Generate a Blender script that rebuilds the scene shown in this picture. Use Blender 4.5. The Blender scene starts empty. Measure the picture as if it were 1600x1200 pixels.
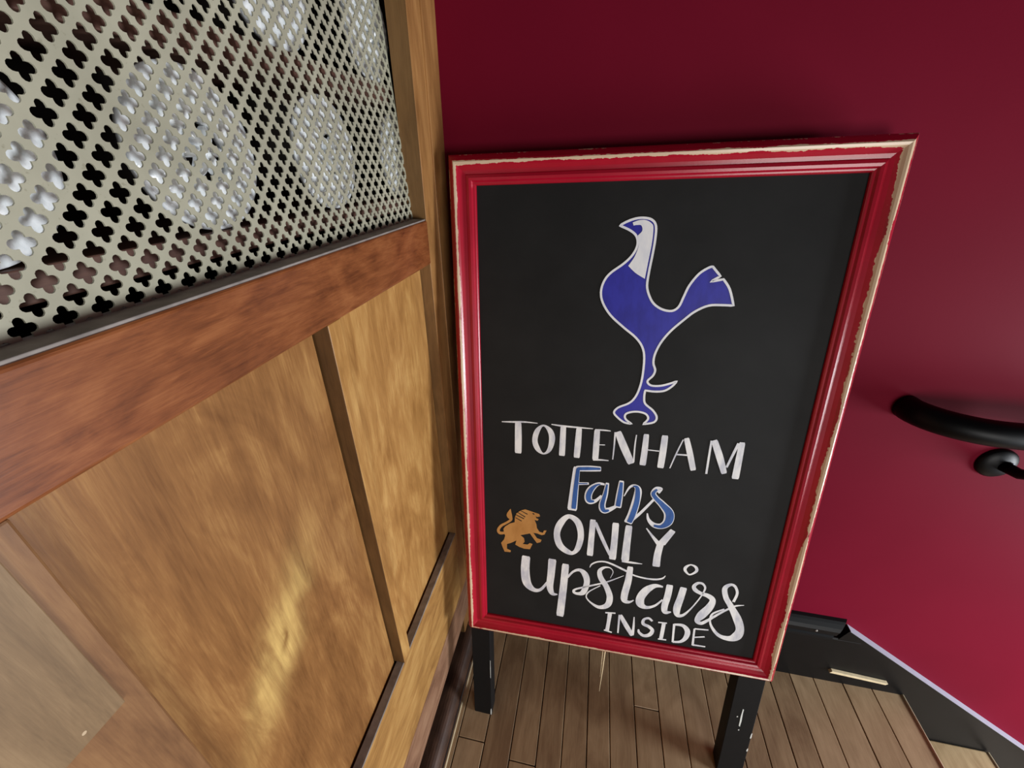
import bpy, bmesh, math, random
from mathutils import Vector, Matrix

random.seed(7)
S = bpy.context.scene
COL = S.collection

# ---------------------------------------------------------------- camera
# world: X along the red wall (0 = foot of the wooden wall), Y into the red wall (0 = red wall), Z up
cd = bpy.data.cameras.new('camera')
cd.sensor_width = 36.0
cd.lens = 640.0 / 1600.0 * 36.0
cd.clip_start = 0.01
cam = bpy.data.objects.new('camera', cd)
cam.location = (0.2165, -0.705, 1.15)
cam.rotation_euler = (math.radians(90 - 28.72), 0, math.radians(11.05))
COL.objects.link(cam)
S.camera = cam

# ---------------------------------------------------------------- world and light
wd = bpy.data.worlds.new('world')
S.world = wd
wd.use_nodes = True
wd.node_tree.nodes['Background'].inputs['Color'].default_value = (0.80, 0.88, 1.0, 1)
wd.node_tree.nodes['Background'].inputs['Strength'].default_value = 0.05

def area(name, loc, target, sx, sy, power, color):
    l = bpy.data.lights.new(name, 'AREA')
    l.shape = 'RECTANGLE'
    l.size, l.size_y, l.energy, l.color = sx, sy, power, color
    o = bpy.data.objects.new(name, l)
    o.location = loc
    o.rotation_euler = (Vector(target) - Vector(loc)).to_track_quat('-Z', 'Y').to_euler()
    COL.objects.link(o)
    return o
# daylight of the glazed street door at the bottom of the stairs
area('stair_door_daylight', (2.30, -0.58, 0.42), (0.2, -0.30, 0.4), 0.55, 0.75, 38.0, (0.90, 0.95, 1.0))
# added fill lamp, brightens the sign front from behind and right of the camera
area('landing_window_daylight', (1.5, -2.5, 0.55), (0.35, 0.0, 0.45), 1.0, 0.9, 27.0, (1.0, 0.98, 0.95))

vs = S.view_settings
vs.view_transform = 'Standard'
vs.look = 'None'
vs.gamma = 1.0
vs.use_curve_mapping = False
vs.exposure = 0.22


# ---------------------------------------------------------------- material helpers
def srgb(r, g, b):
    f = lambda c: (c / 255) / 12.92 if c / 255 <= 0.04045 else ((c / 255 + 0.055) / 1.055) ** 2.4
    return (f(r), f(g), f(b), 1)

class NT:
    def __init__(self, name):
        self.m = bpy.data.materials.new(name)
        self.m.use_nodes = True
        self.t = self.m.node_tree
        self.b = self.t.nodes['Principled BSDF']
        self.tc = None
    def n(self, typ, **kw):
        nd = self.t.nodes.new(typ)
        for k, v in kw.items():
            if k in nd.inputs: nd.inputs[k].default_value = v
            else: setattr(nd, k, v)
        return nd
    def l(self, a, b): self.t.links.new(a, b)
    def coord(self, scale=(1, 1, 1), loc=(0, 0, 0), rot=(0, 0, 0)):
        if self.tc is None: self.tc = self.n('ShaderNodeTexCoord')
        mp = self.n('ShaderNodeMapping')
        mp.inputs['Scale'].default_value = scale
        mp.inputs['Location'].default_value = loc
        mp.inputs['Rotation'].default_value = rot
        self.l(self.tc.outputs['Object'], mp.inputs['Vector'])
        return mp.outputs['Vector']
    def noise(self, vec, scale, detail=4, rough=0.55, dist=0.0):
        nd = self.n('ShaderNodeTexNoise')
        nd.inputs['Scale'].default_value = scale
        nd.inputs['Detail'].default_value = detail
        nd.inputs['Roughness'].default_value = rough
        nd.inputs['Distortion'].default_value = dist
        self.l(vec, nd.inputs['Vector'])
        return nd.outputs['Fac']
    def ramp(self, fac, stops):
        r = self.n('ShaderNodeValToRGB')
        el = r.color_ramp.elements
        while len(el) < len(stops): el.new(0.5)
        for e, (p, c) in zip(el, stops): e.position, e.color = p, c
        self.l(fac, r.inputs['Fac'])
        return r.outputs['Color']
    def mix(self, fac, a, b, mode='MIX'):
        m = self.n('ShaderNodeMix', data_type='RGBA', blend_type=mode)
        for sock, v in ((m.inputs[0], fac), (m.inputs[6], a), (m.inputs[7], b)):
            if hasattr(v, 'is_linked'): self.l(v, sock)
            else: sock.default_value = v
        return m.outputs[2]
    def math(self, op, a, b=0.0, c=None):
        m = self.n('ShaderNodeMath', operation=op)
        for sock, v in zip(m.inputs, (a, b, c)):
            if v is None: continue
            if hasattr(v, 'is_linked'): self.l(v, sock)
            else: sock.default_value = v
        return m.outputs[0]
    def bump(self, h, strength=0.2, dist=0.001):
        b = self.n('ShaderNodeBump')
        b.inputs['Strength'].default_value = strength
        b.inputs['Distance'].default_value = dist
        self.l(h, b.inputs['Height'])
        self.l(b.outputs['Normal'], self.b.inputs['Normal'])
    def set(self, color=None, rough=None, spec=None, **kw):
        if color is not None:
            if hasattr(color, 'is_linked'): self.l(color, self.b.inputs['Base Color'])
            else: self.b.inputs['Base Color'].default_value = color
        if rough is not None:
            if hasattr(rough, 'is_linked'): self.l(rough, self.b.inputs['Roughness'])
            else: self.b.inputs['Roughness'].default_value = rough
        if spec is not None: self.b.inputs['Specular IOR Level'].default_value = spec
        for k, v in kw.items(): self.b.inputs[k].default_value = v
        return self.m

def plain(name, col, rough=0.5, spec=0.5, var=0.12, scale=40, bump=0.0):
    t = NT(name)
    f = t.noise(t.coord(), scale)
    lo = tuple(c * (1 - var) for c in col[:3]) + (1,)
    hi = tuple(min(1, c * (1 + var)) for c in col[:3]) + (1,)
    c = t.ramp(f, [(0.3, lo), (0.7, hi)])
    if bump: t.bump(f, bump)
    return t.set(c, rough, spec)

def wood(name, dark, mid, light, axis, rough=0.4, freq=1.0, specks=0.0, perobj=False, spec=0.5, figure=None, coat=0.0):
    """grain runs along axis (0, 1 or 2 of object space)"""
    t = NT(name)
    def sc(along, across):
        v = [across * freq] * 3
        v[axis] = along * freq
        return tuple(v)
    loc = (0, 0, 0)
    big = t.noise(t.coord(sc(4.5, 10)), 1.0, 4, 0.55, 2.2)
    mid_n = t.noise(t.coord(sc(8, 70), (3, 1, 2)), 1.0, 8, 0.68, 1.2)
    fine = t.noise(t.coord(sc(26, 520), (1, 5, 3)), 1.0, 5, 0.65, 0.4)
    f = t.math('ADD', t.math('MULTIPLY', big, 0.62), t.math('MULTIPLY', mid_n, 0.42))
    f = t.math('ADD', f, t.math('MULTIPLY', t.math('SUBTRACT', fine, 0.5), 0.30))
    if perobj:
        oi = t.n('ShaderNodeObjectInfo')
        f = t.math('ADD', f, t.math('MULTIPLY', t.math('SUBTRACT', oi.outputs['Random'], 0.5), 0.30))
    c = t.ramp(f, [(0.30, dark), (0.52, mid), (0.74, light)])
    if figure:   # a knot with a pale flame of grain around it
        (ky, kz, sy, sz, rot, col1, col2) = figure
        sep = t.n('ShaderNodeSeparateXYZ')
        wob = t.n('ShaderNodeTexNoise'); wob.inputs['Scale'].default_value = 22; wob.inputs['Detail'].default_value = 4
        t.l(t.coord(), wob.inputs['Vector'])
        t.l(t.coord(), sep.inputs[0])
        w1 = t.math('MULTIPLY', t.math('SUBTRACT', wob.outputs['Fac'], 0.5), 0.06)
        dy = t.math('ADD', t.math('SUBTRACT', sep.outputs[1], ky), w1)
        dz = t.math('SUBTRACT', sep.outputs[2], kz)
        ca, sa = math.cos(rot), math.sin(rot)
        p = t.math('DIVIDE', t.math('ADD', t.math('MULTIPLY', dy, ca), t.math('MULTIPLY', dz, sa)), sy)
        q = t.math('DIVIDE', t.math('SUBTRACT', t.math('MULTIPLY', dz, ca), t.math('MULTIPLY', dy, sa)), sz)
        r2 = t.math('ADD', t.math('MULTIPLY', p, p), t.math('MULTIPLY', q, q))
        flame = t.math('POWER', 2.718, t.math('MULTIPLY', r2, -1.0))
        flame = t.math('MULTIPLY', flame, t.ramp(mid_n, [(0.3, (0.25, 0.25, 0.25, 1)), (0.65, (1, 1, 1, 1))]))
        c = t.mix(flame, c, col1)
        r3 = t.math('MULTIPLY', r2, 26.0)
        knot = t.math('POWER', 2.718, t.math('MULTIPLY', r3, -1.0))
        c = t.mix(t.math('MULTIPLY', knot, 0.8), c, col2)
    if specks:
        v = t.n('ShaderNodeTexVoronoi')
        v.inputs['Scale'].default_value = 38
        t.l(t.coord(), v.inputs['Vector'])
        s = t.math('LESS_THAN', v.outputs['Distance'], 0.075)
        sc2 = t.n('ShaderNodeSeparateColor')
        t.l(v.outputs['Color'], sc2.inputs[0])
        sel = t.math('GREATER_THAN', sc2.outputs[0], 1 - specks)
        c = t.mix(t.math('MULTIPLY', t.math('MULTIPLY', s, sel), 0.7), c, srgb(225, 200, 165))
    t.bump(t.math('ADD', mid_n, t.math('MULTIPLY', fine, 0.5)), 0.12, 0.0006)
    m = t.set(c, rough, spec)
    if coat:
        t.b.inputs['Coat Weight'].default_value = coat
        t.b.inputs['Coat Roughness'].default_value = 0.18
    return m

# ---------------------------------------------------------------- materials
M = {}
M['panel'] = wood('honey_panel_wood', srgb(112, 72, 36), srgb(150, 104, 58), srgb(190, 144, 86), 2, 0.36, 1.0, 0.10,
                  figure=(-0.523, 0.735, 0.024, 0.075, -0.7, srgb(236, 200, 122), srgb(120, 74, 30)))
M['panel_far'] = wood('honey_grained_wood', srgb(138, 94, 46), srgb(180, 132, 74), srgb(216, 172, 106), 2, 0.36, 1.15)
M['stile'] = wood('brown_stile_wood', srgb(112, 74, 40), srgb(156, 112, 66), srgb(186, 142, 88), 2, 0.4, 1.2)
M['edge_stile'] = wood('worn_brown_stile_wood', srgb(96, 62, 36), srgb(136, 96, 60), srgb(165, 124, 80), 2, 0.45, 1.0, 0.05)
M['tan'] = wood('pale_tan_board_wood', srgb(112, 88, 60), srgb(138, 111, 78), srgb(160, 132, 96), 2, 0.5, 1.6, 0.04)
M['rail'] = wood('red_brown_varnished_rail_wood', srgb(84, 42, 20), srgb(138, 80, 44), srgb(170, 108, 64), 1, 0.34, 1.8, 0.0, coat=0.25)
M['low_rail'] = wood('honey_bottom_rail_wood', srgb(124, 84, 44), srgb(180, 134, 76), srgb(212, 170, 106), 1, 0.36, 1.3)
M['kick'] = wood('brown_kick_board_wood', srgb(90, 60, 44), srgb(146, 108, 84), srgb(176, 138, 110), 1, 0.35, 1.2)
M['shoe'] = wood('dark_shoe_moulding_wood', srgb(40, 27, 20), srgb(72, 50, 38), srgb(98, 70, 54), 1, 0.4, 1.2)
M['post'] = wood('corner_post_wood', srgb(110, 74, 38), srgb(160, 114, 66), srgb(186, 138, 84), 2, 0.38, 1.2)
M['shelf'] = wood('dark_brown_shelf_wood', srgb(58, 36, 30), srgb(92, 62, 52), srgb(112, 80, 66), 1, 0.5, 1.0)
M['stain'] = wood('dark_stained_edge_wood', srgb(70, 46, 22), srgb(98, 68, 36), srgb(116, 82, 46), 2, 0.45, 1.2)  # darker copy of the wood for the stile's near side
M['stain2'] = wood('stained_post_edge_wood', srgb(90, 64, 34), srgb(122, 88, 50), srgb(140, 104, 62), 2, 0.45, 1.2)  # post wood with the shade of its near side in the colour
M['carcass'] = plain('dark_carcass', srgb(30, 24, 20), 0.8, 0.2)
M['dust'] = plain('dusty_dark_ledge', srgb(146, 138, 132), 0.7, 0.3, 0.25, 60)
M['plank'] = wood('strip_floor_wood', srgb(128, 101, 74), srgb(158, 130, 98), srgb(180, 151, 117), 1, 0.42, 1.0, perobj=True)
M['sub'] = plain('dark_floor_gap', srgb(34, 24, 17), 0.9, 0.1)
M['raw'] = plain('raw_pale_wood', srgb(226, 206, 168), 0.6, 0.3, 0.1, 90)
M['tread'] = wood('stair_tread_wood', srgb(136, 110, 76), srgb(164, 138, 102), srgb(186, 160, 122), 1, 0.45, 1.0)
M['black'] = plain('black_gloss_paint', srgb(12, 12, 13), 0.45, 0.2, 0.2, 30, 0.05)
M['grey_edge'] = plain('pale_grey_painted_edge', srgb(156, 157, 172), 0.4, 0.5, 0.05, 50)
M['rail_black'] = plain('black_handrail_paint', srgb(4, 3, 4), 0.42, 0.16, 0.1, 30)
M['leg'] = plain('matt_black_leg_paint', srgb(11, 11, 12), 0.6, 0.25, 0.2, 80, 0.1)
M['chip'] = plain('white_paint_chip', srgb(225, 228, 224), 0.6, 0.3, 0.05)

t = NT('crimson_wall_paint')
f1 = t.noise(t.coord(), 2.2, 3)
f2 = t.noise(t.coord(), 240, 3)
c = t.ramp(f1, [(0.3, srgb(108, 14, 36)), (0.7, srgb(118, 17, 41))])
t.bump(f2, 0.10, 0.0006)
M['wall'] = t.set(c, 0.58, 0.05)

t = NT('chalkboard_black')
f1 = t.noise(t.coord((1, 1, 1)), 9, 5, 0.6)
f2 = t.noise(t.coord((7, 26, 1), (0.3, 0.1, 0)), 1.0, 5, 0.65)
c = t.ramp(f1, [(0.35, srgb(27, 27, 27)), (0.7, srgb(34, 34, 34))])
sm = t.ramp(f2, [(0.66, (0, 0, 0, 1)), (0.74, (1, 1, 1, 1))])
c = t.mix(t.math('MULTIPLY', sm, 0.75), c, srgb(22, 22, 24))
M['chalk'] = t.set(c, 0.65, 0.2)

t = NT('worn_red_frame_paint')
at = t.n('ShaderNodeAttribute', attribute_name='prof')
wide = t.noise(t.coord((1, 1, 1)), 11, 4, 0.6)
fine = t.noise(t.coord((1, 1, 1)), 160, 4, 0.65)
wr = t.n('ShaderNodeAttribute', attribute_name='wear').outputs['Fac']  # band width: worn ridge plus painted-in glare
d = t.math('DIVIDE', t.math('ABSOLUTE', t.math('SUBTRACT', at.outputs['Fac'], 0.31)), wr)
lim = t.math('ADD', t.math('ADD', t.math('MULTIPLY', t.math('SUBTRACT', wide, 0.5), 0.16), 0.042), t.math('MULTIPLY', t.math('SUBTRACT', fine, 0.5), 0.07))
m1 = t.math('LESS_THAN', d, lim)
d2 = t.math('ABSOLUTE', t.math('SUBTRACT', at.outputs['Fac'], 0.02))
lim2 = t.math('ADD', t.math('MULTIPLY', t.math('SUBTRACT', wide, 0.52), 0.25), t.math('MULTIPLY', t.math('SUBTRACT', fine, 0.52), 0.12))
m2 = t.math('LESS_THAN', d2, lim2)
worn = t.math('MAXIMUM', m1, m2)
sc1 = t.noise(t.coord((18, 60, 18), (0.2, 0.4, 0)), 1.0, 5, 0.7)
scr = t.ramp(sc1, [(0.715, (0, 0, 0, 1)), (0.735, (1, 1, 1, 1))])
c = t.ramp(wide, [(0.3, srgb(162, 12, 38)), (0.7, srgb(180, 18, 46))])
c = t.mix(t.math('MULTIPLY', scr, 0.5), c, srgb(214, 130, 130))
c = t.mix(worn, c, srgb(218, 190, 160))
t.bump(t.math('ADD', t.math('MULTIPLY', worn, -0.5), t.math('MULTIPLY', fine, 0.3)), 0.25, 0.0006)
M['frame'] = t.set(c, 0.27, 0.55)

def paint(name, a, b, rough=0.5):
    t = NT(name)
    f = t.noise(t.coord((60, 22, 60)), 1.0, 4, 0.6)
    return t.set(t.ramp(f, [(0.35, a), (0.6, b)]), rough, 0.4)
M['p_white'] = paint('white_brush_paint', srgb(208, 210, 222), srgb(252, 252, 252))
M['p_white2'] = paint('white_pen_paint', srgb(236, 238, 246), srgb(250, 250, 252))
M['p_navy'] = paint('royal_blue_paint', srgb(36, 34, 148), srgb(44, 44, 168))
M['p_blue'] = paint('mid_blue_paint', srgb(44, 84, 152), srgb(58, 104, 178))
M['p_gold'] = paint('ochre_gold_paint', srgb(184, 128, 66), srgb(198, 142, 78))
M['p_black'] = paint('black_line_paint', srgb(30, 28, 26), srgb(36, 34, 30))

t = NT('pale_olive_enamel_metal')
f1 = t.noise(t.coord(), 14, 5, 0.6)
f2 = t.noise(t.coord(), 300, 3, 0.6)
c = t.ramp(f1, [(0.3, srgb(160, 158, 138)), (0.7, srgb(184, 182, 160))])
dk = t.ramp(f2, [(0.64, (0, 0, 0, 1)), (0.72, (1, 1, 1, 1))])
c = t.mix(t.math('MULTIPLY', dk, 0.35), c, srgb(120, 116, 92))
M['screen'] = t.set(c, 0.38, 0.5)

t = NT('frosted_pressed_glass')
f1 = t.noise(t.coord(), 90, 4, 0.6)
c = t.ramp(f1, [(0.35, srgb(232, 238, 240)), (0.65, srgb(252, 253, 254))])
t.bump(f1, 0.5, 0.002)
M['glass'] = t.set(c, 0.2, 0.6)
M['boss'] = plain('milky_glass_star', srgb(246, 250, 254), 0.12, 0.8, 0.03)

# ---------------------------------------------------------------- mesh helpers
def mesh_obj(name, verts, faces, mat, parent=None, smooth=False):
    me = bpy.data.meshes.new(name)
    me.from_pydata([tuple(v) for v in verts], [], faces)
    me.update()
    if mat: me.materials.append(mat)
    if smooth:
        for p in me.polygons: p.use_smooth = True
    o = bpy.data.objects.new(name, me)
    COL.objects.link(o)
    if parent is not None: o.parent = parent
    return o

def bm_obj(name, bm, mat, parent=None, smooth=False):
    me = bpy.data.meshes.new(name)
    bmesh.ops.recalc_face_normals(bm, faces=bm.faces)
    bm.to_mesh(me); bm.free()
    if mat: me.materials.append(mat)
    if smooth:
        for p in me.polygons: p.use_smooth = True
    o = bpy.data.objects.new(name, me)
    COL.objects.link(o)
    if parent is not None: o.parent = parent
    return o

def add_box(bm, x0, x1, y0, y1, z0, z1, bev=0.0, seg=2):
    r = bmesh.ops.create_cube(bm, size=1.0)
    vs_ = r['verts']
    for v in vs_:
        v.co = Vector(((x0 + x1) / 2 + v.co.x * (x1 - x0), (y0 + y1) / 2 + v.co.y * (y1 - y0), (z0 + z1) / 2 + v.co.z * (z1 - z0)))
    if bev:
        es = list({e for v in vs_ for e in v.link_edges})
        bmesh.ops.bevel(bm, geom=es, offset=bev, segments=seg, affect='EDGES', profile=0.5)

def box(name, x0, x1, y0, y1, z0, z1, mat, parent=None, bev=0.0, seg=2):
    bm = bmesh.new()
    add_box(bm, x0, x1, y0, y1, z0, z1, bev, seg)
    return bm_obj(name, bm, mat, parent)

def prism(name, poly, axis, a0, a1, mat, parent=None, bev=0.0):
    """poly of 2D points extruded along axis; the other two axes in order"""
    bm = bmesh.new()
    def P(p, a):
        v = list(p); v.insert(axis, a); return Vector(v)
    A = [bm.verts.new(P(p, a0)) for p in poly]
    B = [bm.verts.new(P(p, a1)) for p in poly]
    bm.faces.new(A); bm.faces.new(B[::-1])
    n = len(poly)
    for i in range(n): bm.faces.new((A[i], B[i], B[(i + 1) % n], A[(i + 1) % n]))
    if bev: bmesh.ops.bevel(bm, geom=bm.edges[:], offset=bev, segments=2, affect='EDGES', profile=0.5)
    return bm_obj(name, bm, mat, parent)

def tube(name, path, radius, mat, parent=None, seg=20, squash=1.0):
    pts = [Vector(p) for p in path]
    vv, ff = [], []
    up0 = Vector((0, 0, 1))
    for i, p in enumerate(pts):
        d = (pts[min(i + 1, len(pts) - 1)] - pts[max(i - 1, 0)]).normalized()
        s = d.cross(up0)
        if s.length < 1e-4: s = Vector((1, 0, 0))
        s.normalize(); w = s.cross(d).normalized()
        r = radius[i] if isinstance(radius, (list, tuple)) else radius
        for k in range(seg):
            a = 2 * math.pi * k / seg
            vv.append(p + s * (r * math.cos(a)) + w * (r * squash * math.sin(a)))
    n = len(pts)
    for i in range(n - 1):
        for k in range(seg):
            k2 = (k + 1) % seg
            ff.append((i * seg + k, i * seg + k2, (i + 1) * seg + k2, (i + 1) * seg + k))
    ff.append(tuple(range(seg))[::-1]); ff.append(tuple((n - 1) * seg + k for k in range(seg)))
    return mesh_obj(name, vv, ff, mat, parent, True)

def struct(o): o['kind'] = 'structure'; return o
def thing(o, label, cat, group=None):
    o['label'] = label; o['category'] = cat
    if group: o['group'] = group
    return o
def empty(name, loc=(0, 0, 0)):
    o = bpy.data.objects.new(name, None)
    o.empty_display_size = 0.05
    o.location = loc
    COL.objects.link(o)
    return o

# ---------------------------------------------------------------- floor
YB = -1.7                                   # how far everything runs back past the camera
FX = 1.055                                  # nosing of the landing
floor = struct(box('floor', 0.0, FX - 0.012, YB, 0.0, -0.05, -0.018, M['sub']))
seams = [0.0, 0.014, 0.075, 0.135, 0.193, 0.247, 0.301, 0.352, 0.410, 0.467, 0.524, 0.584, 0.642, 0.695, 0.749, 0.803, 0.858, 0.925, 0.990, FX]
joints = {1: [-0.304, -1.0], 3: [-0.323, -1.2], 8: [-0.167, -0.9], 2: [-0.75], 4: [-0.62], 5: [-1.1], 6: [-0.5], 7: [-1.25], 9: [-0.7], 10: [-0.47],
          11: [-1.05], 12: [-0.58], 13: [-0.9], 14: [-0.43], 15: [-1.15], 16: [-0.66], 17: [-1.0], 18: [-0.5], 0: []}
for i in range(len(seams) - 1):
    cuts = [0.0] + joints.get(i, []) + [YB]
    for a, b in zip(cuts[:-1], cuts[1:]):
        g = 0.0010
        dz = random.uniform(-0.0006, 0.0)
        bm = bmesh.new()
        add_box(bm, seams[i] + g, seams[i + 1] - (g if i < len(seams) - 2 else 0), b + g, a - g, -0.018, dz, 0.0009, 1)
        bm_obj('plank', bm, M['plank'], floor)
tube('worn_nosing_edge', [(FX + 0.0008, -0.004, 0.0002), (FX + 0.0008, YB, 0.0002)], 0.0030, M['raw'], floor, 8)
tube('pale_floor_edge_strip', [(0.0022, 0.0, 0.003), (0.0022, YB, 0.003)], 0.003, M['raw'], floor, 8)

# ---------------------------------------------------------------- stairs going down to the right
RISE, RUN = 0.17, 0.258
st = struct(prism('stairs', [(FX - 0.012, -0.05)] + sum([[(FX - 0.012 + RUN * k, -0.02 - RISE * (k)), (FX - 0.012 + RUN * k, -0.02 - RISE * (k + 1))] for k in range(0, 5)], [])
                  + [(FX + RUN * 5, -0.02 - RISE * 5), (FX + RUN * 5, -1.2), (FX - 0.012, -1.2)], 1, -1.1, -0.018, M['sub']))
for k in range(1, 6):
    xa = FX - 0.012 + RUN * (k - 1)
    xb = FX + RUN * k
    tr = box('tread', xa, xb, -1.1, -0.018, -RISE * k - 0.02, -RISE * k, M['tread'], st, 0.003)
    tube('worn_tread_edge', [(xb, -0.02, -RISE * k - 0.0004), (xb, -1.1, -RISE * k - 0.0004)], 0.0034, M['raw'], tr, 8)
    box('riser', xa - 0.001, xa + 0.006, -1.1, -0.018, -RISE * k, -RISE * (k - 1) - 0.02, M['black'], st)

# ---------------------------------------------------------------- the red wall, its baseboard and stair stringer
struct(box('wall_back', -0.06, 3.2, 0.0, 0.10, -1.3, 2.6, M['wall']))
bb = struct(prism('baseboard_back', [(0.0, 0.0), (-0.018, 0.0), (-0.018, 0.166), (-0.016, 0.170), (0.0, 0.172)], 0, 0.0, 0.905, M['black']))
cap = [(0.0, 0.168), (-0.021, 0.168), (-0.024, 0.171), (-0.023, 0.177), (-0.019, 0.180), (-0.0195, 0.184), (-0.024, 0.188), (-0.024, 0.200),
       (-0.020, 0.208), (-0.013, 0.215), (-0.008, 0.219), (0.0, 0.221)]
bm = bmesh.new()
A = [bm.verts.new((0.0, p[0], p[1])) for p in cap]
B = [bm.verts.new((0.866 + p[0] * 0.5 - (0.221 - p[1]) * 0.30, p[0], p[1])) for p in cap]
bm.faces.new(A); bm.faces.new(B[::-1])
for i in range(len(cap)): bm.faces.new((A[i], B[i], B[(i + 1) % len(cap)], A[(i + 1) % len(cap)]))
bm_obj('cap_moulding', bm, M['black'], bb)
tube('nail_head', [(0.800, -0.0235, 0.196), (0.800, -0.0252, 0.196)], 0.0028, M['dust'], bb, 10)
SL = 0.668
sx0, sz0 = 0.870, 0.203
stringer = struct(prism('trim_1', [(sx0 - 0.012, 0.168), (sx0, sz0), (sx0 + 1.9, sz0 - 1.9 * SL), (sx0 + 1.9, sz0 - 1.9 * SL - 0.5), (1.3, -0.5), (1.0, -0.3), (0.88, 0.0), (0.85, 0.05)],
                       1, -0.0175, 0.0, M['black']))
nx, nz = SL / math.hypot(1, SL), 1 / math.hypot(1, SL)
prism('pale_top_edge', [(sx0 + 0.001, sz0), (sx0 + 1.9, sz0 - 1.9 * SL), (sx0 + 1.9 + nx * 0.0015, sz0 - 1.9 * SL + nz * 0.0015), (sx0 + 0.001 + nx * 0.0015, sz0 + nz * 0.0015)],
      1, -0.0180, 0.0, M['grey_edge'], stringer)
shim = prism('wood_shim', [(0.876, 0.047), (1.000, 0.040), (1.004, 0.046), (0.880, 0.0545)], 1, -0.026, -0.0178, M['raw'], None, 0.0008)
thing(shim, 'pale raw wood sliver wedged against the black baseboard near the stair edge', 'wood shim')

# ---------------------------------------------------------------- wooden wall on the left
XF, XP, XS = -0.031, -0.0485, -0.0515      # front of frame, panels, perforated screen
Y = lambda r: r - 0.705                    # distance in front of the camera -> world Y
bm = bmesh.new()
add_box(bm, -0.22, -0.058, YB, 0.0, 0.0, 1.03)
add_box(bm, -0.22, -0.20, YB, 0.2, 1.03, 2.5)
add_box(bm, -0.22, -0.06, 0.18, 0.2, 1.03, 2.5)
add_box(bm, -0.22, -0.045, YB, -0.92, 1.03, 2.5)
add_box(bm, -0.22, -0.06, YB, 0.2, 2.45, 2.5)
wl = struct(bm_obj('wall_left', bm, M['carcass']))

post = box('corner_post', -0.058, XF, -0.096, 0.0, 0.0, 2.5, M['post'], wl, 0.0015)
box('stained_edge', -0.058, XF - 0.0006, -0.0968, -0.0955, 0.0, 2.5, M['stain2'], post)  # added thin lath, paints the shade on the post's near side
box('post_lath', XF, XF + 0.0022, -0.052, 0.0, 0.0, 2.5, M['post'], post, 0.0003)
box('upper_rail', -0.058, XF + 0.0008, YB, -0.0945, 1.008, 1.0715, M['rail'], wl, 0.0028, 3)
box('dusty_ledge', -0.056, XF - 0.0015, YB, -0.0965, 1.0705, 1.0732, M['dust'], wl, 0.0006)
box('bottom_rail', XP + 0.0035, XF, YB, -0.0965, 0.205, 0.4135, M['low_rail'], wl, 0.002)
box('bottom_ledge', XP + 0.0035, XF - 0.001, YB, -0.0965, 0.4125, 0.4155, M['dust'], wl, 0.0006)
box('kick_board', -0.058, XF + 0.001, YB, 0.0, 0.092, 0.2052, M['kick'], wl, 0.003)
qr = [(-0.058, 0.0)] + [(-0.030 + 0.028 * math.sin(a * math.pi / 16) , 0.036 * math.cos(a * math.pi / 16)) for a in range(0, 9)]
qr.insert(1, (-0.058, 0.036))
bmq = [(p[0], p[1]) for p in qr]
prism('shoe_moulding', bmq, 1, YB, 0.0, M['shoe'], wl)
box('panel', -0.06, XP, Y(0.08), Y(0.3312), 0.38, 1.02, M['panel'], wl)
box('panel', -0.06, XP, Y(0.345), -0.0985, 0.38, 1.02, M['panel_far'], wl)
sl = box('stile', -0.058, XF, Y(0.3345), Y(0.3566), 0.4140, 1.0085, M['panel_far'], wl, 0.0008)
box('stained_edge', -0.058, XF - 0.0003, Y(0.3335), Y(0.3347), 0.4140, 1.0082, M['stain'], sl)  # added dark lath, deepens the side turned away from the stair light
box('stile', -0.058, XF, -1.05, Y(0.087), 0.4155, 1.0085, M['edge_stile'], wl, 0.0015)
box('tan_board', XF, XF + 0.0025, -1.03, Y(0.0755), 0.872, 1.0075, M['tan'], wl, 0.0006)
box('shelf', -0.20, -0.068, -0.92, 0.18, 1.0835, 1.1015, M['shelf'], wl, 0.001)
box('shelf', -0.20, -0.070, -0.92, 0.18, 1.2140, 1.2355, M['shelf'], wl, 0.001)
box('shelf', -0.20, -0.072, -0.92, 0.18, 1.3600, 1.3800, M['shelf'], wl, 0.001)
box('top_rail', -0.058, XF, -0.92, -0.0965, 1.45, 1.52, M['rail'], wl, 0.003)

# perforated screen: quatrefoil holes on a diagonal lattice
P2 = 0.00925
lobes = []
c0, r0 = 0.0036, 0.00245
for q in range(4):
    for ph in (-45, -36, -26, -13, 0, 13, 26, 36):
        f = math.radians(ph)
        if ph == -45: r = 0.0034
        else:
            s = r0 * r0 - (c0 * math.sin(f)) ** 2
            r = c0 * math.cos(f) + math.sqrt(max(s, 0))
        lobes.append((math.radians(90 * q) + f, r))
K = len(lobes)
verts, faces = [], []
TH = 0.0011
y_lo, y_hi = -0.915, -0.0965
rows = range(0, 44)
z_base = 1.15 - 0.0723
tilt = 0.056
for j in rows:
    zc = z_base + 0.00925 * (j - 1)
    i = 0
    yc = Y(0.1379) + P2 * ((j - 1) % 2) - 0.0185 * 41
    while yc < y_hi + 0.01:
        if yc > y_lo - 0.01:
            b0 = len(verts)
            for layer in (0, 1):
                for ring in (0, 1):
                    for a, r in lobes:
                        rr = r if ring == 0 else P2 / (abs(math.cos(a)) + abs(math.sin(a)))
                        yy = min(max(yc + rr * math.cos(a), y_lo), y_hi)
                        zz = max(zc + rr * math.sin(a), 1.068)
                        verts.append((XS - tilt * (zz - 1.073) - layer * TH, yy, zz))
            F0, F1, B0, B1 = b0, b0 + K, b0 + 2 * K, b0 + 3 * K
            for k in range(K):
                k2 = (k + 1) % K
                faces.append((F0 + k, F1 + k, F1 + k2, F0 + k2))
                faces.append((B0 + k2, B1 + k2, B1 + k, B0 + k))
                faces.append((F0 + k2, B0 + k2, B0 + k, F0 + k))
        yc += 0.0185
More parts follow.
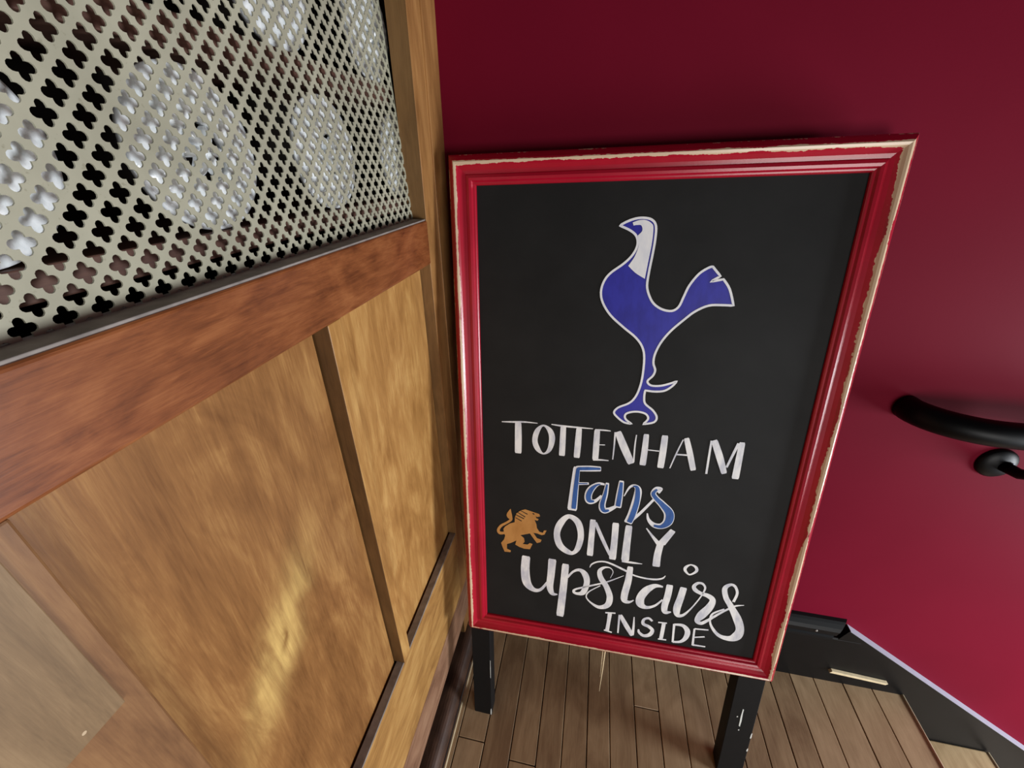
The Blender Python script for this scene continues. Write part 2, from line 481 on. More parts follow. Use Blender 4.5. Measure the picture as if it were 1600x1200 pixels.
mesh_obj('perforated_screen', verts, faces, M['screen'], wl)

# pressed glass plates standing on the shelves behind the screen
def plate_mesh():
    vv, ff = [], []
    NR, NA = 18, 72
    R = 0.053
    prof = []
    for i in range(NR + 1):
        r = 0.019 + (R - 0.019) * i / NR
        x = -0.002 - 0.007 * ((r / R) ** 2)
        prof.append((r, x))
    for i, (r, x) in enumerate(prof):
        for k in range(NA):
            a = 2 * math.pi * k / NA
            d = 0.0011 * math.cos(a * 18 + (i // 3) * math.pi) * math.sin(math.pi * (i % 3 + 0.5) / 3) if 0 < i < NR else 0
            vv.append((x + d, r * math.cos(a), r * math.sin(a)))
    n = len(prof)
    for i in range(n - 1):
        for k in range(NA):
            k2 = (k + 1) % NA
            ff.append((i * NA + k, (i + 1) * NA + k, (i + 1) * NA + k2, i * NA + k2))
    b = len(vv)                              # back and rim
    for k in range(NA):
        a = 2 * math.pi * k / NA
        vv.append((-0.013, 0.053 * math.cos(a), 0.053 * math.sin(a)))
    for k in range(NA):
        a = 2 * math.pi * k / NA
        vv.append((-0.010, 0.019 * math.cos(a), 0.019 * math.sin(a)))
    for k in range(NA):
        k2 = (k + 1) % NA
        ff.append(((n - 1) * NA + k, b + k, b + k2, (n - 1) * NA + k2))
        ff.append((b + k, b + NA + k, b + NA + k2, b + k2))
        ff.append((b + NA + k, k, k2, b + NA + k2))
    me = bpy.data.meshes.new('glass_plate_rim'); me.from_pydata(vv, [], ff); me.update()
    for p in me.polygons: p.use_smooth = True
    me.materials.append(M['glass'])
    return me
def boss_mesh():                             # raised six-petalled white star, bright light painted into the plate's open middle
    vv, ff = [], []
    NA, NR = 60, 5
    for i in range(NR + 1):
        s = 1 - i / NR
        for k in range(NA):
            a = 2 * math.pi * k / NA
            r = (0.0128 + 0.0062 * math.cos(6 * a)) * s + 0.0003
            vv.append((-0.006 + 0.006 * math.sqrt(max(0, 1 - s * s)), r * math.cos(a), r * math.sin(a)))
    for k in range(NA):
        v = vv[k]; vv.append((-0.010, v[1], v[2]))
    for i in range(NR):
        for k in range(NA):
            k2 = (k + 1) % NA
            ff.append((i * NA + k, (i + 1) * NA + k, (i + 1) * NA + k2, i * NA + k2))
    b_ = (NR + 1) * NA
    for k in range(NA):
        k2 = (k + 1) % NA
        ff.append((b_ + k, k, k2, b_ + k2))
    ff.append(tuple(b_ + k for k in range(NA))[::-1])
    ff.append(tuple(NR * NA + k for k in range(NA)))
    me = bpy.data.meshes.new('glass_plate_boss'); me.from_pydata(vv, [], ff); me.update()
    for p in me.polygons: p.use_smooth = True
    me.materials.append(M['boss'])
    return me
pm, bo = plate_mesh(), boss_mesh()
plates = [(0.147, 1.1548, 'round pressed glass plate on lower shelf behind screen, leftmost and cut by photo edge'),
          (0.2915, 1.1548, 'round pressed glass plate on lower shelf behind screen, largest one wholly in view'),
          (0.4525, 1.1548, 'round pressed glass plate on lower shelf behind screen, third from left'),
          (0.630, 1.1548, 'round pressed glass plate on lower shelf behind screen, nearest the corner post'),
          (0.262, 1.2888, 'round pressed glass plate on upper shelf behind screen, only its lower rim in view'),
          (0.424, 1.2888, 'round pressed glass plate on upper shelf behind screen, cut by the photo top'),
          (0.598, 1.2888, 'round pressed glass plate on upper shelf behind screen, nearest the corner post')]
for yr, zc, lab in plates:
    e = bpy.data.objects.new('glass_plate', pm)
    e.location = (-0.0580 - 0.056 * (zc - 1.073), Y(yr), zc)
    COL.objects.link(e)
    thing(e, lab, 'plate', 'glass plates behind the screen')
    b = bpy.data.objects.new('star_boss', bo)
    COL.objects.link(b); b.parent = e

# ---------------------------------------------------------------- chalkboard sign
SU, SV, SN = Vector((0.99924319, -0.005332, 0.03853085)), Vector((-0.03691174, 0.18251239, 0.98251043)), Vector((-0.01227111, -0.98318909, 0.18217745))
SO = Vector((0.02316076, -0.20300573, 0.27129042))
sign = empty('chalkboard_sign')
sign.matrix_world = Matrix(((SU.x, SV.x, SN.x, SO.x), (SU.y, SV.y, SN.y, SO.y), (SU.z, SV.z, SN.z, SO.z), (0, 0, 0, 1)))
thing(sign, 'standing chalkboard sign in a worn red frame on black legs, leaning towards the red wall', 'sign')
foot = lambda a, t: -(SO.z + SU.z * a + SN.z * t) / SV.z + 0.0003
SW, SH, SB = 0.599, 0.900, -0.006
FR = 0.0426
prof = [(0.0, -0.018), (0.0, 0.0), (0.003, 0.005), (0.0095, 0.0135), (0.0120, 0.0150), (0.0150, 0.0140), (0.0175, 0.0110), (0.0225, 0.0075), (0.0275, 0.0062),
        (0.0290, 0.0085), (0.0330, 0.0100), (0.0365, 0.0090), (0.0385, 0.0055), (0.0405, 0.0050), (0.0420, 0.0035), (0.0426, -0.002), (0.0426, -0.018)]
def member(name, side):
    L0 = {'b': (0, SW), 't': (0, SW), 'l': (SB, SH), 'r': (SB, SH)}[side]
    NS = 24
    vv, ff, pf = [], [], []
    for i in range(NS + 1):
        for s, tt in prof:
            a = L0[0] + s + (L0[1] - L0[0] - 2 * s) * i / NS
            w = 0.0004 * math.sin(i * 2.1 + s * 300)
            if side == 'b': p = (a, SB + s, tt)
            elif side == 't': p = (a, SH - s, tt)
            elif side == 'l': p = (s, a, tt)
            else: p = (SW - s, a, tt)
            vv.append(p); pf.append(s / 0.0426)
    n = len(prof)
    for i in range(NS):
        for k in range(n - 1):
            q = (i * n + k, i * n + k + 1, (i + 1) * n + k + 1, (i + 1) * n + k)
            ff.append(q if side in ('b', 'r') else q[::-1])
    ff.append(tuple(range(n))); ff.append(tuple(NS * n + k for k in range(n))[::-1])
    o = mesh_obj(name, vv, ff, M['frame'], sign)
    bm = bmesh.new(); bm.from_mesh(o.data); bmesh.ops.recalc_face_normals(bm, faces=bm.faces); bm.to_mesh(o.data); bm.free()
    at = o.data.attributes.new('prof', 'FLOAT', 'POINT')
    for i, v in enumerate(pf): at.data[i].value = v
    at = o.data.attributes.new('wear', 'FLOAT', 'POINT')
    for i in range(len(pf)): at.data[i].value = {'r': 2.0, 't': 1.4, 'l': 1.0, 'b': 0.8}[side]  # right and top bands widened, ridge glare painted into the worn cream
    return o
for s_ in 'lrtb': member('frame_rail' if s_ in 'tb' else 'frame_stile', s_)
box('chalkboard', 0.035, SW - 0.035, SB + 0.035, SH - 0.035, -0.012, 0.0, M['chalk'], sign)
box('rear_panel', 0.064, 0.530, 0.03, 0.904, -0.0355, -0.0185, M['leg'], sign, 0.002)
def leg(a0, a1, t0, t1, btop):
    vv = []
    for a in (a0, a1):
        for tt in (t0, t1):
            vv.append((a, foot(a, tt), tt)); vv.append((a, btop, tt))
    bm = bmesh.new()
    V = [bm.verts.new(v) for v in vv]
    bmesh.ops.convex_hull(bm, input=V)
    bmesh.ops.dissolve_limit(bm, angle_limit=0.02, verts=bm.verts, edges=bm.edges)
    bmesh.ops.bevel(bm, geom=bm.edges[:], offset=0.0012, segments=1, affect='EDGES')
    return bm_obj('leg', bm, M['leg'], sign)
lg1 = leg(0.004, 0.046, -0.036, -0.003, 0.86)
lg2 = leg(0.541, 0.590, -0.036, -0.003, 0.86)
def chip(par, a, b, w, hh, tt=-0.0025, rot=0.0):
    pts = [(-.5, -.5), (.2, -.55), (.5, -.2), (.35, .3), (.5, .5), (-.1, .52), (-.45, .1)]
    P = [(a + x * w + y * hh * rot, b + y * hh) for x, y in pts]
    return prism('paint_chip', P, 2, tt - 0.0006, tt, M['chip'], par)
chip(lg2, 0.5635, -0.125, 0.0032, 0.046, rot=-0.02)
chip(lg2, 0.5560, -0.124, 0.0026, 0.0026)
chip(lg2, 0.5640, -0.160, 0.0026, 0.0026)
chip(lg2, 0.5890, -0.170, 0.0026, 0.014)
chip(lg2, 0.5885, -0.212, 0.0026, 0.008)
chip(lg1, 0.0445, -0.265, 0.0024, 0.018)
chip(lg1, 0.0452, -0.130, 0.0009, 0.05)
tube('nail_head', [(0.0655, -0.012, -0.019), (0.0655, -0.012, -0.0162)], 0.0024, M['chip'], sign, 10)
tube('splinter', [(0.2885, 0.0, -0.010), (0.2900, -0.020, -0.009), (0.2880, -0.070, -0.006), (0.2850, -0.132, -0.004)], [0.0012, 0.0012, 0.0010, 0.0004], M['raw'], sign, 6)
tube('splinter', [(0.2850, 0.0, -0.012), (0.2855, -0.030, -0.011), (0.2845, -0.095, -0.008)], [0.0007, 0.0007, 0.0003], M['raw'], sign, 6)

# painted strokes in millimetres on the board: (closed, [(across, up, width), ...])
STROKES = {
 'TOTTENHAM': [
  (0, [(77.8, 477.7, 1.6), (101.8, 479.2, 3.3), (118.9, 480.6, 2.8), (141.5, 480.1, 1.2)]),
  (0, [(107.2, 479, 11.1), (107.6, 452, 12.4), (107.4, 418.7, 12.2)]),
  (1, [(151.8, 476.8, 3.2), (141.7, 466.4, 8.6), (137.3, 447.5, 9.5), (142.4, 431.3, 9.2), (153, 422.6, 3), (163.2, 431.4, 7.5), (167.5, 452.4, 10.4), (163.2, 468.3, 9)]),
  (0, [(165.6, 480.2, 1.6), (184, 478.8, 3.2), (214.8, 478.3, 2.8), (236.3, 478.2, 1.2)]),
  (0, [(186.2, 479, 9.5), (186, 449.1, 10.3), (185.7, 421.8, 10.5)]),
  (0, [(213.1, 477.8, 9.3), (212.4, 447.6, 10.9), (211.4, 420.7, 10.3)]),
  (0, [(243.4, 477.1, 9.2), (243.4, 448.6, 10.4), (243.4, 419.6, 10.1)]),
  (0, [(239.9, 476.6, 2.8), (254, 477.1, 2.7), (265.5, 476.7, 1.6)]),
  (0, [(247.8, 449.4, 1.6), (258, 450, 1.6)]),
  (0, [(239.7, 420, 3.3), (254.1, 421.1, 2.9), (265.9, 421, 1.6)]),
  (0, [(273.1, 475.3, 2.8), (273.2, 449.5, 2.5), (272.6, 423.9, 1.8)]),
  (0, [(277.2, 476.6, 10.6), (289.4, 449.1, 12.9), (303.8, 419.3, 11.3)]),
  (0, [(307.6, 473.5, 1.7), (306.8, 452.9, 2.4), (307.4, 422.8, 2.4)]),
  (0, [(323.2, 476.3, 8.4), (323.2, 448.6, 9.9), (322.3, 418.3, 10.4)]),
  (0, [(326.7, 447.9, 2), (346.4, 447.4, 2)]),
  (0, [(352.5, 476.7, 10), (352.3, 447.6, 10.8), (351.3, 416.5, 10.6)]),
  (0, [(381.2, 471.8, 1.7), (373.5, 445.8, 2.4), (366.3, 417.6, 1.7)]),
  (0, [(385.7, 475.1, 8.1), (393.8, 449.9, 9.5), (403.3, 417.7, 9)]),
  (0, [(373.3, 444.2, 2.7), (391.9, 444.6, 2.7)]),
  (0, [(423.9, 474, 3.2), (423.8, 445.2, 3.3), (424, 413.7, 3.3)]),
  (0, [(427.7, 475.3, 9.5), (439.7, 446.9, 10.9), (451, 417.2, 8.7)]),
  (0, [(452.8, 428.9, 3.4), (458.8, 452.7, 4), (464.4, 473.2, 5)]),
  (0, [(469.1, 475.5, 8.8), (468.9, 444.2, 10.2), (468.7, 409.4, 11)]),
 ],
 'FansW': [
  (0, [(212.6, 403, 11.5), (210.4, 358.6, 14.7), (208.2, 312.8, 17.7)]),
  (0, [(211.3, 399.3, 10.6), (235.3, 402, 11.3), (254.4, 403.3, 9.2)]),
  (0, [(217.4, 369.9, 5.6), (235.1, 372.1, 4.3)]),
  (0, [(262.4, 373.7, 3.9), (251.7, 373.5, 6.2), (240.3, 362.3, 12), (235.5, 348.6, 13.1), (238, 336.7, 12.5), (248.3, 338.1, 6.7), (258.7, 350.5, 4)]),
  (0, [(267.1, 377.5, 6.2), (265, 354.6, 9.2), (260.9, 332, 11.9), (264.4, 320.9, 12.6), (273.6, 323.3, 9), (285.1, 332, 5.4)]),
  (0, [(290.7, 384.6, 8.2), (289.5, 357.7, 11.6), (288, 329.5, 12.5)]),
  (0, [(297.1, 354.4, 1.5), (304.6, 372.5, 3.8), (312.2, 377.3, 5.5), (319.5, 370.1, 11.5), (318.4, 348.5, 13.7), (313.7, 319.3, 14.7), (307.9, 300.1, 14.3)]),
  (0, [(310.5, 302.8, 5.7), (327, 323.4, 5.1), (347.3, 354.5, 4.2)]),
  (0, [(352, 369, 7.7), (357.3, 376.6, 4.6), (349.5, 376, 7.6), (345.2, 366, 9.5), (350.6, 357.1, 10.5), (362.3, 345.8, 12.9), (374.6, 330.2, 17), (374.8, 312.7, 16.3), (365.2, 302.4, 11.7), (352.5, 302.7, 9.6), (342.5, 312.4, 5.5), (339.1, 325.2, 2.2)]),
 ],
 'FansB': [
  (0, [(215, 400.5, 6.3), (212.6, 358.8, 7.9), (210.9, 316.6, 8.5)]),
  (0, [(214.1, 399.4, 5.9), (235.3, 402, 5.9), (253.5, 403.6, 3.8)]),
  (0, [(217.4, 369.9, 2.2), (233.2, 371.8, 1.7)]),
  (0, [(255.4, 373.5, 1.7), (248.2, 370.2, 3.7), (240.4, 361.2, 7.7), (236, 348.6, 9), (237.9, 337.8, 8), (246.5, 337.2, 3.1)]),
  (0, [(266.7, 374.2, 2.9), (264.6, 354.5, 5.5), (260.9, 332, 7.5), (264.8, 320.3, 6.9), (273.7, 322.2, 3.5)]),
  (0, [(290.6, 381.4, 5), (289.9, 357.8, 7.6), (288.2, 332.4, 8.1)]),
  (0, [(310.6, 376.2, 1.7), (318, 373.1, 6.6), (319.6, 348.7, 8.6), (314.9, 319.5, 9.2), (310.2, 302, 8.6)]),
  (0, [(350.5, 375.1, 3), (345.2, 366, 6.3), (350.6, 357.1, 7), (362.3, 345.8, 9), (375.5, 330.3, 13.1), (375.6, 312.8, 12.2), (365.3, 301.3, 6.9), (352.6, 301.6, 4.4)]),
 ],
 'ONLY': [
  (1, [(202.6, 299, 9.1), (188.1, 281.5, 12.7), (182.3, 257.1, 12), (188.7, 232.8, 13.5), (203.6, 220.4, 11.4), (214.7, 219.6, 7.6), (222.9, 233.1, 10.4), (226.7, 261.4, 11.3), (219.8, 288.8, 12.4)]),
  (0, [(246.8, 298.6, 10.5), (246.3, 260.6, 10.6), (245.5, 218.1, 11.7)]),
  (0, [(251.4, 293.4, 5.8), (265.4, 261, 6.9), (282.8, 224.5, 5.6)]),
  (0, [(287.3, 297.5, 11.5), (287.7, 259.4, 11.7), (287, 216.7, 12.7)]),
  (0, [(310.7, 295.5, 11.7), (309.9, 255.2, 12.8), (309.9, 217.2, 14.2)]),
  (0, [(304.4, 215.7, 3.4), (321.6, 215.8, 4.3), (340.6, 216, 1.4)]),
  (0, [(340.6, 294.2, 2), (353.2, 277.9, 4.9), (364.9, 263.8, 8.3)]),
  (0, [(385.5, 296.5, 10.1), (369.1, 265.4, 13.4)]),
  (0, [(368, 268.9, 11.6), (365.1, 240.5, 12.5), (365.2, 214.4, 13.3)]),
 ],
 'upstairs': [
  (0, [(124.1, 196.7, 16.3), (122.5, 163, 17.4), (126.4, 131.8, 17.7), (139.7, 117.3, 10.9), (153.9, 120, 6.4), (167.5, 141.1, 4.8)]),
  (0, [(175.6, 198.4, 15.4), (173.9, 161, 14.3), (172.4, 131.9, 13.4), (177.5, 115.3, 9.7), (188.1, 114.5, 2.4)]),
  (0, [(201.4, 191.3, 13.4), (199, 134.1, 14.2), (194.7, 60.2, 15.1)]),
  (0, [(206, 159.9, 4.3), (216.6, 175.9, 4.5), (228.7, 181.8, 7.3), (239.2, 173.1, 12.1), (243.5, 154.2, 11.1), (238, 130.2, 10.8), (228.1, 124.5, 6.9), (220, 126.7, 5.7), (223.1, 134.5, 4.3), (251.6, 148.7, 3.8), (279.6, 162.5, 3.2), (310.5, 183.6, 1)]),
  (0, [(286.4, 173.5, 0.9), (290.4, 188.1, 1.3), (284.8, 196.6, 2.1), (274, 196, 4.7), (265.9, 186.3, 7.8), (269.2, 170.3, 10.6), (280.2, 152.8, 10.8), (288.5, 128.8, 11.7), (285.5, 108, 11.6), (270.3, 99.5, 8.2), (254, 107.3, 4), (244.2, 119.9, 2.4), (249.1, 133.9, 2.5), (269.2, 152.1, 2)]),
  (0, [(247, 191.2, 1.3), (250.9, 200.1, 2.9), (263.5, 207.7, 3.2), (280.8, 208.1, 3.8), (313.8, 195.1, 4.3), (327.9, 188, 3.4), (347.3, 184.8, 3.4), (366.3, 185.4, 3.9), (378.9, 190.2, 3.2), (383.4, 197.1, 1.3)]),
  (0, [(320.5, 206.4, 10.2), (319.4, 174, 12.3), (315.3, 140.2, 12.9), (316.4, 126.2, 11.8), (324.6, 123.5, 6.2), (333, 129.6, 1.9)]),
  (0, [(381.9, 171.1, 3.4), (367.8, 170.8, 9.1), (353.7, 158, 14.4), (344.9, 138.5, 15.2), (346.3, 122.8, 14.9), (357.6, 117.4, 7.7), (372.4, 124.9, 4.7), (384.2, 141.4, 3.1)]),
  (0, [(393.4, 178.2, 11.5), (392.4, 153.2, 12), (389.5, 127.2, 11.7), (392, 113.5, 9.6), (402.3, 115.7, 2.5)]),
  (0, [(417.7, 176.8, 11.8), (415, 152.7, 12.4), (411.5, 126.6, 13.1), (414.2, 111.3, 9.6), (423.6, 112.5, 5.7), (434.7, 129, 3), (444.9, 151.3, 2.4), (451, 167.4, 2.4)]),
  (1, [(423.3, 228.8, 2.8), (415.8, 222.3, 5.3), (415.4, 215.1, 5), (422.2, 207.5, 3.2), (428.3, 209.6, 3.6), (434.5, 217.4, 5.2), (432.1, 225.2, 5)]),
  (0, [(451, 167.4, 2.6), (453.6, 182.6, 3.6), (447.9, 191.2, 4.5), (439.8, 190.8, 5.5), (434.5, 182.5, 6.6), (438.2, 174.7, 7.9), (448.1, 169.3, 7.1), (461.3, 165.8, 9.3), (469.7, 157.6, 10.2), (466.5, 140.8, 14), (456.3, 120.9, 16.3), (449.9, 105.4, 9.6), (457.2, 100.5, 7.6), (467.2, 109.2, 6.1), (476.7, 120.2, 5), (492.5, 137.5, 4.1), (508.3, 152, 3.8), (522.6, 157, 1.4)]),
  (0, [(504.2, 161, 4.8), (507.4, 181.1, 4.5), (501.6, 195.5, 4.9), (493.4, 197.5, 6), (486, 187.7, 8.6), (490.7, 168.1, 9.4), (501.4, 150.6, 10.7), (516.3, 123.8, 14.7), (524.5, 100.2, 14.3), (520.8, 82.5, 17.7), (509.1, 75.1, 11.8), (491.9, 78.4, 7.4), (478.8, 92.4, 5.2), (471.9, 108.9, 3.3), (474, 126.7, 3.9), (491.9, 141.6, 3.3)]),
 ],
 'INSIDE': [
  (0, [(291.7, 89.3, 8.1), (290.6, 66, 6.9), (289.1, 43.6, 7.4)]),
  (0, [(282.9, 88.8, 3.7), (302.1, 91.5, 3.2)]),
  (0, [(283.2, 44.5, 3.4), (298.6, 41.6, 3.3)]),
  (0, [(310, 89.2, 4), (310, 67.6, 3.6), (310.3, 42.9, 2.9)]),
  (0, [(311.3, 89.5, 7), (324.4, 65.4, 9.5), (338.1, 42.5, 8.2)]),
  (0, [(337.4, 89.8, 2), (338.3, 68.5, 4), (338.3, 45.3, 5.2)]),
  (0, [(371.4, 86.7, 4), (364, 92.4, 5.3), (355.6, 87.2, 5.2), (355.6, 76.5, 6.6), (365.9, 72.1, 7.2), (373.6, 64.4, 7), (369.8, 52.6, 8.1), (359.3, 47.4, 7.1), (350.1, 53.5, 5.4), (348, 61.2, 3)]),
  (0, [(392.7, 88.7, 6.9), (392.1, 67.2, 7), (391.3, 46.7, 7)]),
  (0, [(382.2, 86.4, 3.2), (398, 87.8, 3.1)]),
  (0, [(385.9, 45.4, 3.3), (401.2, 46.3, 3.2)]),
  (0, [(411.1, 88.9, 4.6), (412.1, 66.5, 3.8), (413.3, 43.7, 3.9)]),
  (0, [(411.2, 87.6, 4.7), (426.5, 88.4, 7.1), (436.1, 77.3, 9.7), (435.5, 61.2, 8.9), (427.4, 48.5, 6.1), (413.2, 44.5, 4.8)]),
  (0, [(447.8, 85.3, 3.4), (448.6, 64.3, 3.8), (449.6, 44.3, 4.2)]),
  (0, [(447.8, 85.3, 3.6), (472, 87.7, 3.1)]),
  (0, [(449.5, 64.5, 3.1), (467.8, 70.1, 3.1)]),
  (0, [(449.1, 45.5, 4.3), (472, 46.2, 2.7)]),
 ],
 'tail': [
  (0, [(93.1, 299.7, 1.1), (90.8, 285.6, 10.7), (93.7, 276.2, 5.4), (84.9, 267.5, 4.8), (74.4, 259.3, 5.2), (68.9, 249, 5.6), (71.9, 242.6, 6.8), (80.6, 244, 5.4)]),
 ],
 'mane': [
  (0, [(106, 294.8, 1.3), (121.4, 286, 2.1)]),
  (0, [(103.3, 288.7, 1.3), (119.2, 281.8, 2.1)]),
  (0, [(102.9, 282.1, 1.3), (114.7, 275.9, 1.9)]),
  (0, [(112.3, 299, 1.1), (125.8, 292.7, 1.9)]),
  (0, [(135.9, 296.4, 2.1), (138.8, 294.2, 2.1)]),
 ],
}
POLYS = {
 'lion': [(82.6, 259.1), (91.9, 267.2), (101, 271.2), (101.5, 281.9), (104.4, 291.4), (112.3, 299), (121.3, 302.9), (134.7, 299.6), (148.1, 296.3), (149.7, 291.4), (144.9, 289.4), (141.5, 290.2), (142.7, 286.5), (147.2, 284.6), (145, 281.1), (139.4, 282.1), (142.9, 273.5), (144.2, 264.5), (148.8, 257.2), (155.6, 255.6), (157.7, 261.2), (162.6, 262), (159, 252.2), (153.5, 249.9), (144.4, 252.5), (137.6, 252.8), (144.6, 241.8), (153.7, 239.3), (151.6, 233.5), (144.8, 230.5), (139, 238.3), (130.8, 250.4), (119.5, 246), (112.6, 243.5), (119.5, 237.9), (120.8, 229.9), (117.3, 223.9), (126.6, 224), (131.1, 228.3), (136.4, 227), (131.3, 213.8), (119.7, 213.3), (110.4, 215.9), (102.3, 220), (104.6, 230), (94.1, 222.8), (85.8, 218.7), (85.8, 207.6), (93.6, 204.7), (92.8, 200.4), (81, 199.8), (76.3, 211.6), (74.1, 219.6), (80, 228.8), (82.4, 237.5), (79.7, 245.2), (79, 253.2)],
 'cock': [(255.3, 799.3, 1), (264.8, 804.4), (276.4, 808.3), (288.1, 809.1), (298.9, 806.4), (305.2, 798.2), (306, 780.2), (304.4, 759.2), (301.9, 735), (301.1, 715.7), (305.2, 701.8), (313.3, 689.2), (326.5, 681), (340.4, 679.3), (349.1, 685.8), (354.1, 699.9), (360, 716.5), (371, 732.9), (382.7, 741.5), (388.1, 743.1, 1), (400.2, 730, 1), (387.9, 722.3, 1), (404.8, 725.8, 1), (415, 712), (423.6, 689, 1), (408.1, 689.4), (390, 688.2), (372.7, 679.3), (358.2, 666.1), (341.1, 648.1), (329.2, 629.8), (322.6, 611.3), (322, 597.4), (325.7, 586.6), (323.2, 577), (315.9, 567.7), (321.9, 561), (336.4, 561.3), (350.3, 566), (359.8, 570.4, 1), (353.7, 561.5), (343.1, 553.4), (328.7, 551.1), (313.9, 552.1, 1), (313.5, 540.9), (316.1, 529.5), (329, 518.9), (336.1, 507.7), (332.6, 498.3), (315.9, 493.4, 1), (323.1, 503.3), (319.3, 511.4), (308.5, 514.6), (296.4, 513.6), (287.1, 508.8), (287.8, 500.3), (298.2, 492.6, 1), (285.8, 494.3), (274.3, 502.6), (268.4, 510.7), (274.5, 519.7), (289.2, 527.5), (297.5, 535.8), (303.7, 550.1), (307.5, 572.9), (307.5, 604.4), (302.9, 622.6), (291.5, 637.3), (273.1, 651.6), (251.5, 670.2), (238.7, 688.9), (234.8, 704.7), (238, 720.4), (247, 733.1), (265.4, 747), (276.7, 759.2), (282.2, 772.5), (279.9, 784.3), (271.1, 792.2)],
 'neck': [(272.9, 803.2, 1), (281.9, 806.2), (291.1, 806), (298.5, 802.1), (302, 795.7), (302, 775), (299.3, 748.5), (296.9, 725.3, 1), (283, 733.4), (271.7, 743.5, 1), (279.6, 756.5), (284.1, 772.5), (281.6, 785.6, 1), (287.1, 792), (285.2, 799), (279.8, 799.8), (274.5, 799.1, 1)],
}


def cr(p0, p1, p2, p3, t):
    return tuple(0.5 * ((2 * b) + (c - a) * t + (2 * a - 5 * b + 4 * c - d) * t * t + (3 * b - a - 3 * c + d) * t ** 3) for a, b, c, d in zip(p0, p1, p2, p3))
def ribbon(vv, ff, closed, pts, tt, sub=7):
    n = len(pts)
    if n == 2: pts = [pts[0], tuple((a + b) / 2 for a, b in zip(*pts)), pts[1]]; n = 3
    P = []
    rng = range(n) if closed else range(n - 1)
    g = lambda i: pts[i % n] if closed else pts[min(max(i, 0), n - 1)]
    for i in rng:
        for s in range(sub): P.append(cr(g(i - 1), g(i), g(i + 1), g(i + 2), s / sub))
    if not closed: P.append(pts[-1])
    m = len(P); b0 = len(vv)
    for i, (x, y, w) in enumerate(P):
        a = P[(i - 1) % m if closed else max(i - 1, 0)]; b = P[(i + 1) % m if closed else min(i + 1, m - 1)]
        dx, dy = b[0] - a[0], b[1] - a[1]
        L = math.hypot(dx, dy) or 1
        w = max(w, 0.5) / 2
        e = 1.0
        if not closed and w > 2.5 and i in (0, m - 1): e = 0.82      # rounded brush ends
        vv.append(((x - dy / L * w * e) / 1000, (y + dx / L * w * e) / 1000, tt)); vv.append(((x + dy / L * w * e) / 1000, (y - dx / L * w * e) / 1000, tt))
    for i in range(m if closed else m - 1):
        j = (i + 1) % m
        ff.append((b0 + 2 * i, b0 + 2 * i + 1, b0 + 2 * j + 1, b0 + 2 * j))
def word(name, key, mat, base, parent, label=None):
    vv, ff = [], []
    for k, (cl, pts) in enumerate(STROKES[key]): ribbon(vv, ff, cl, pts, base + k * 0.00002)
    o = mesh_obj(name, vv, ff, mat, parent)
    if label: o['label'] = label
    return o
def smooth_poly(pts):
    n = len(pts); out = []
    for i in range(n):
        p0, p1, p2, p3 = pts[i - 1], pts[i], pts[(i + 1) % n], pts[(i + 2) % n]
        a, b = (p1 if len(p1) > 2 else p0), (p2 if len(p2) > 2 else p3)
        for s in range(4): out.append(cr(a[:2], p1[:2], p2[:2], b[:2], s / 4))
    return out
def fill(name, pts, mat, tt, parent, label=None):
    bm = bmesh.new()
    V = [bm.verts.new((p[0] / 1000, p[1] / 1000, tt)) for p in pts]
    f = bm.faces.new(V)
    bmesh.ops.triangulate(bm, faces=[f])
    o = bm_obj(name, bm, mat, parent)
    if label: o['label'] = label
    return o
T0 = 0.0005
word('painted_word', 'TOTTENHAM', M['p_white'], T0, sign, 'white brushed word TOTTENHAM')
fw = word('painted_word', 'FansW', M['p_white2'], T0, sign, 'blue brush script word Fans outlined in white')
word('blue_infill', 'FansB', M['p_blue'], T0 + 0.0004, fw)
word('painted_word', 'ONLY', M['p_white'], T0, sign, 'white brushed word ONLY')
word('painted_word', 'upstairs', M['p_white'], T0, sign, 'white brush script word upstairs')
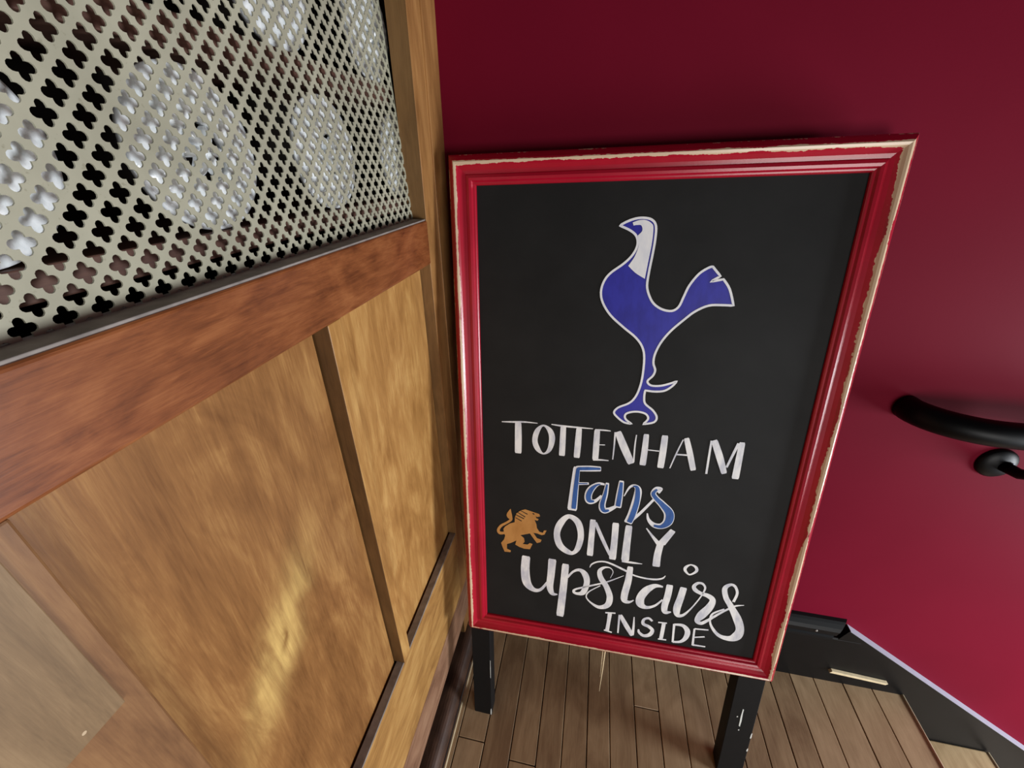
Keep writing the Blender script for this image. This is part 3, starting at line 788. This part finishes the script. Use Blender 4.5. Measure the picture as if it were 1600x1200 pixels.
word('painted_word', 'INSIDE', M['p_white'], T0 + 0.0004, sign, 'small white word INSIDE')
ck = smooth_poly(POLYS['cock'])
cb = fill('painted_emblem', ck, M['p_navy'], T0, sign, 'royal blue cockerel emblem outlined in white')
vv, ff = [], []
m = len(ck)
pts = [(p[0], p[1], 3.3) for p in ck]
ribbon(vv, ff, 1, pts, T0 + 0.0003, 1)
mesh_obj('white_outline', vv, ff, M['p_white2'], cb)
fill('white_neck', smooth_poly(POLYS['neck']), M['p_white2'], T0 + 0.0003, cb)
ln = fill('painted_emblem', [p[:2] for p in POLYS['lion']], M['p_gold'], T0, sign, 'small ochre gold prancing lion emblem')
word('lion_tail', 'tail', M['p_gold'], T0 + 0.0001, ln)
word('mane_lines', 'mane', M['p_black'], T0 + 0.0003, ln)

# ---------------------------------------------------------------- handrail
hr = empty('handrail', (0.755, 0.0, 0.785))
thing(hr, 'black wooden handrail curving out of the red wall on a round bracket', 'handrail')
path = []
for k in range(0, 13):
    a = k / 12 * math.pi / 2
    path.append((0.0 + 0.105 * (1 - math.cos(a)) , -0.066 * math.sin(a), 0.0))
path[0] = (0.0, 0.0, 0.0)
path += [(0.18, -0.066, 0.0), (0.28, -0.066, 0.0), (0.32, -0.066, -0.012), (0.36, -0.066, -0.034), (0.6, -0.066, -0.195), (1.2, -0.066, -0.595)]
tube('rail', path, 0.019, M['rail_black'], hr, 24, 1.1)
br = tube('wall_bracket', [(0.174, 0.0, -0.093), (0.174, -0.004, -0.093), (0.174, -0.007, -0.093), (0.174, -0.010, -0.093), (0.174, -0.012, -0.093)], [0.029, 0.029, 0.026, 0.018, 0.006], M['rail_black'], hr, 28)
tube('bracket_arm', [(0.178, -0.006, -0.093), (0.186, -0.030, -0.092), (0.190, -0.050, -0.080), (0.192, -0.060, -0.055), (0.192, -0.064, -0.018)], [0.010, 0.009, 0.008, 0.008, 0.010], M['rail_black'], br, 14)
tube('screw_head', [(0.186, -0.0115, -0.087), (0.186, -0.0130, -0.087)], 0.0035, M['grey_edge'], br, 10)
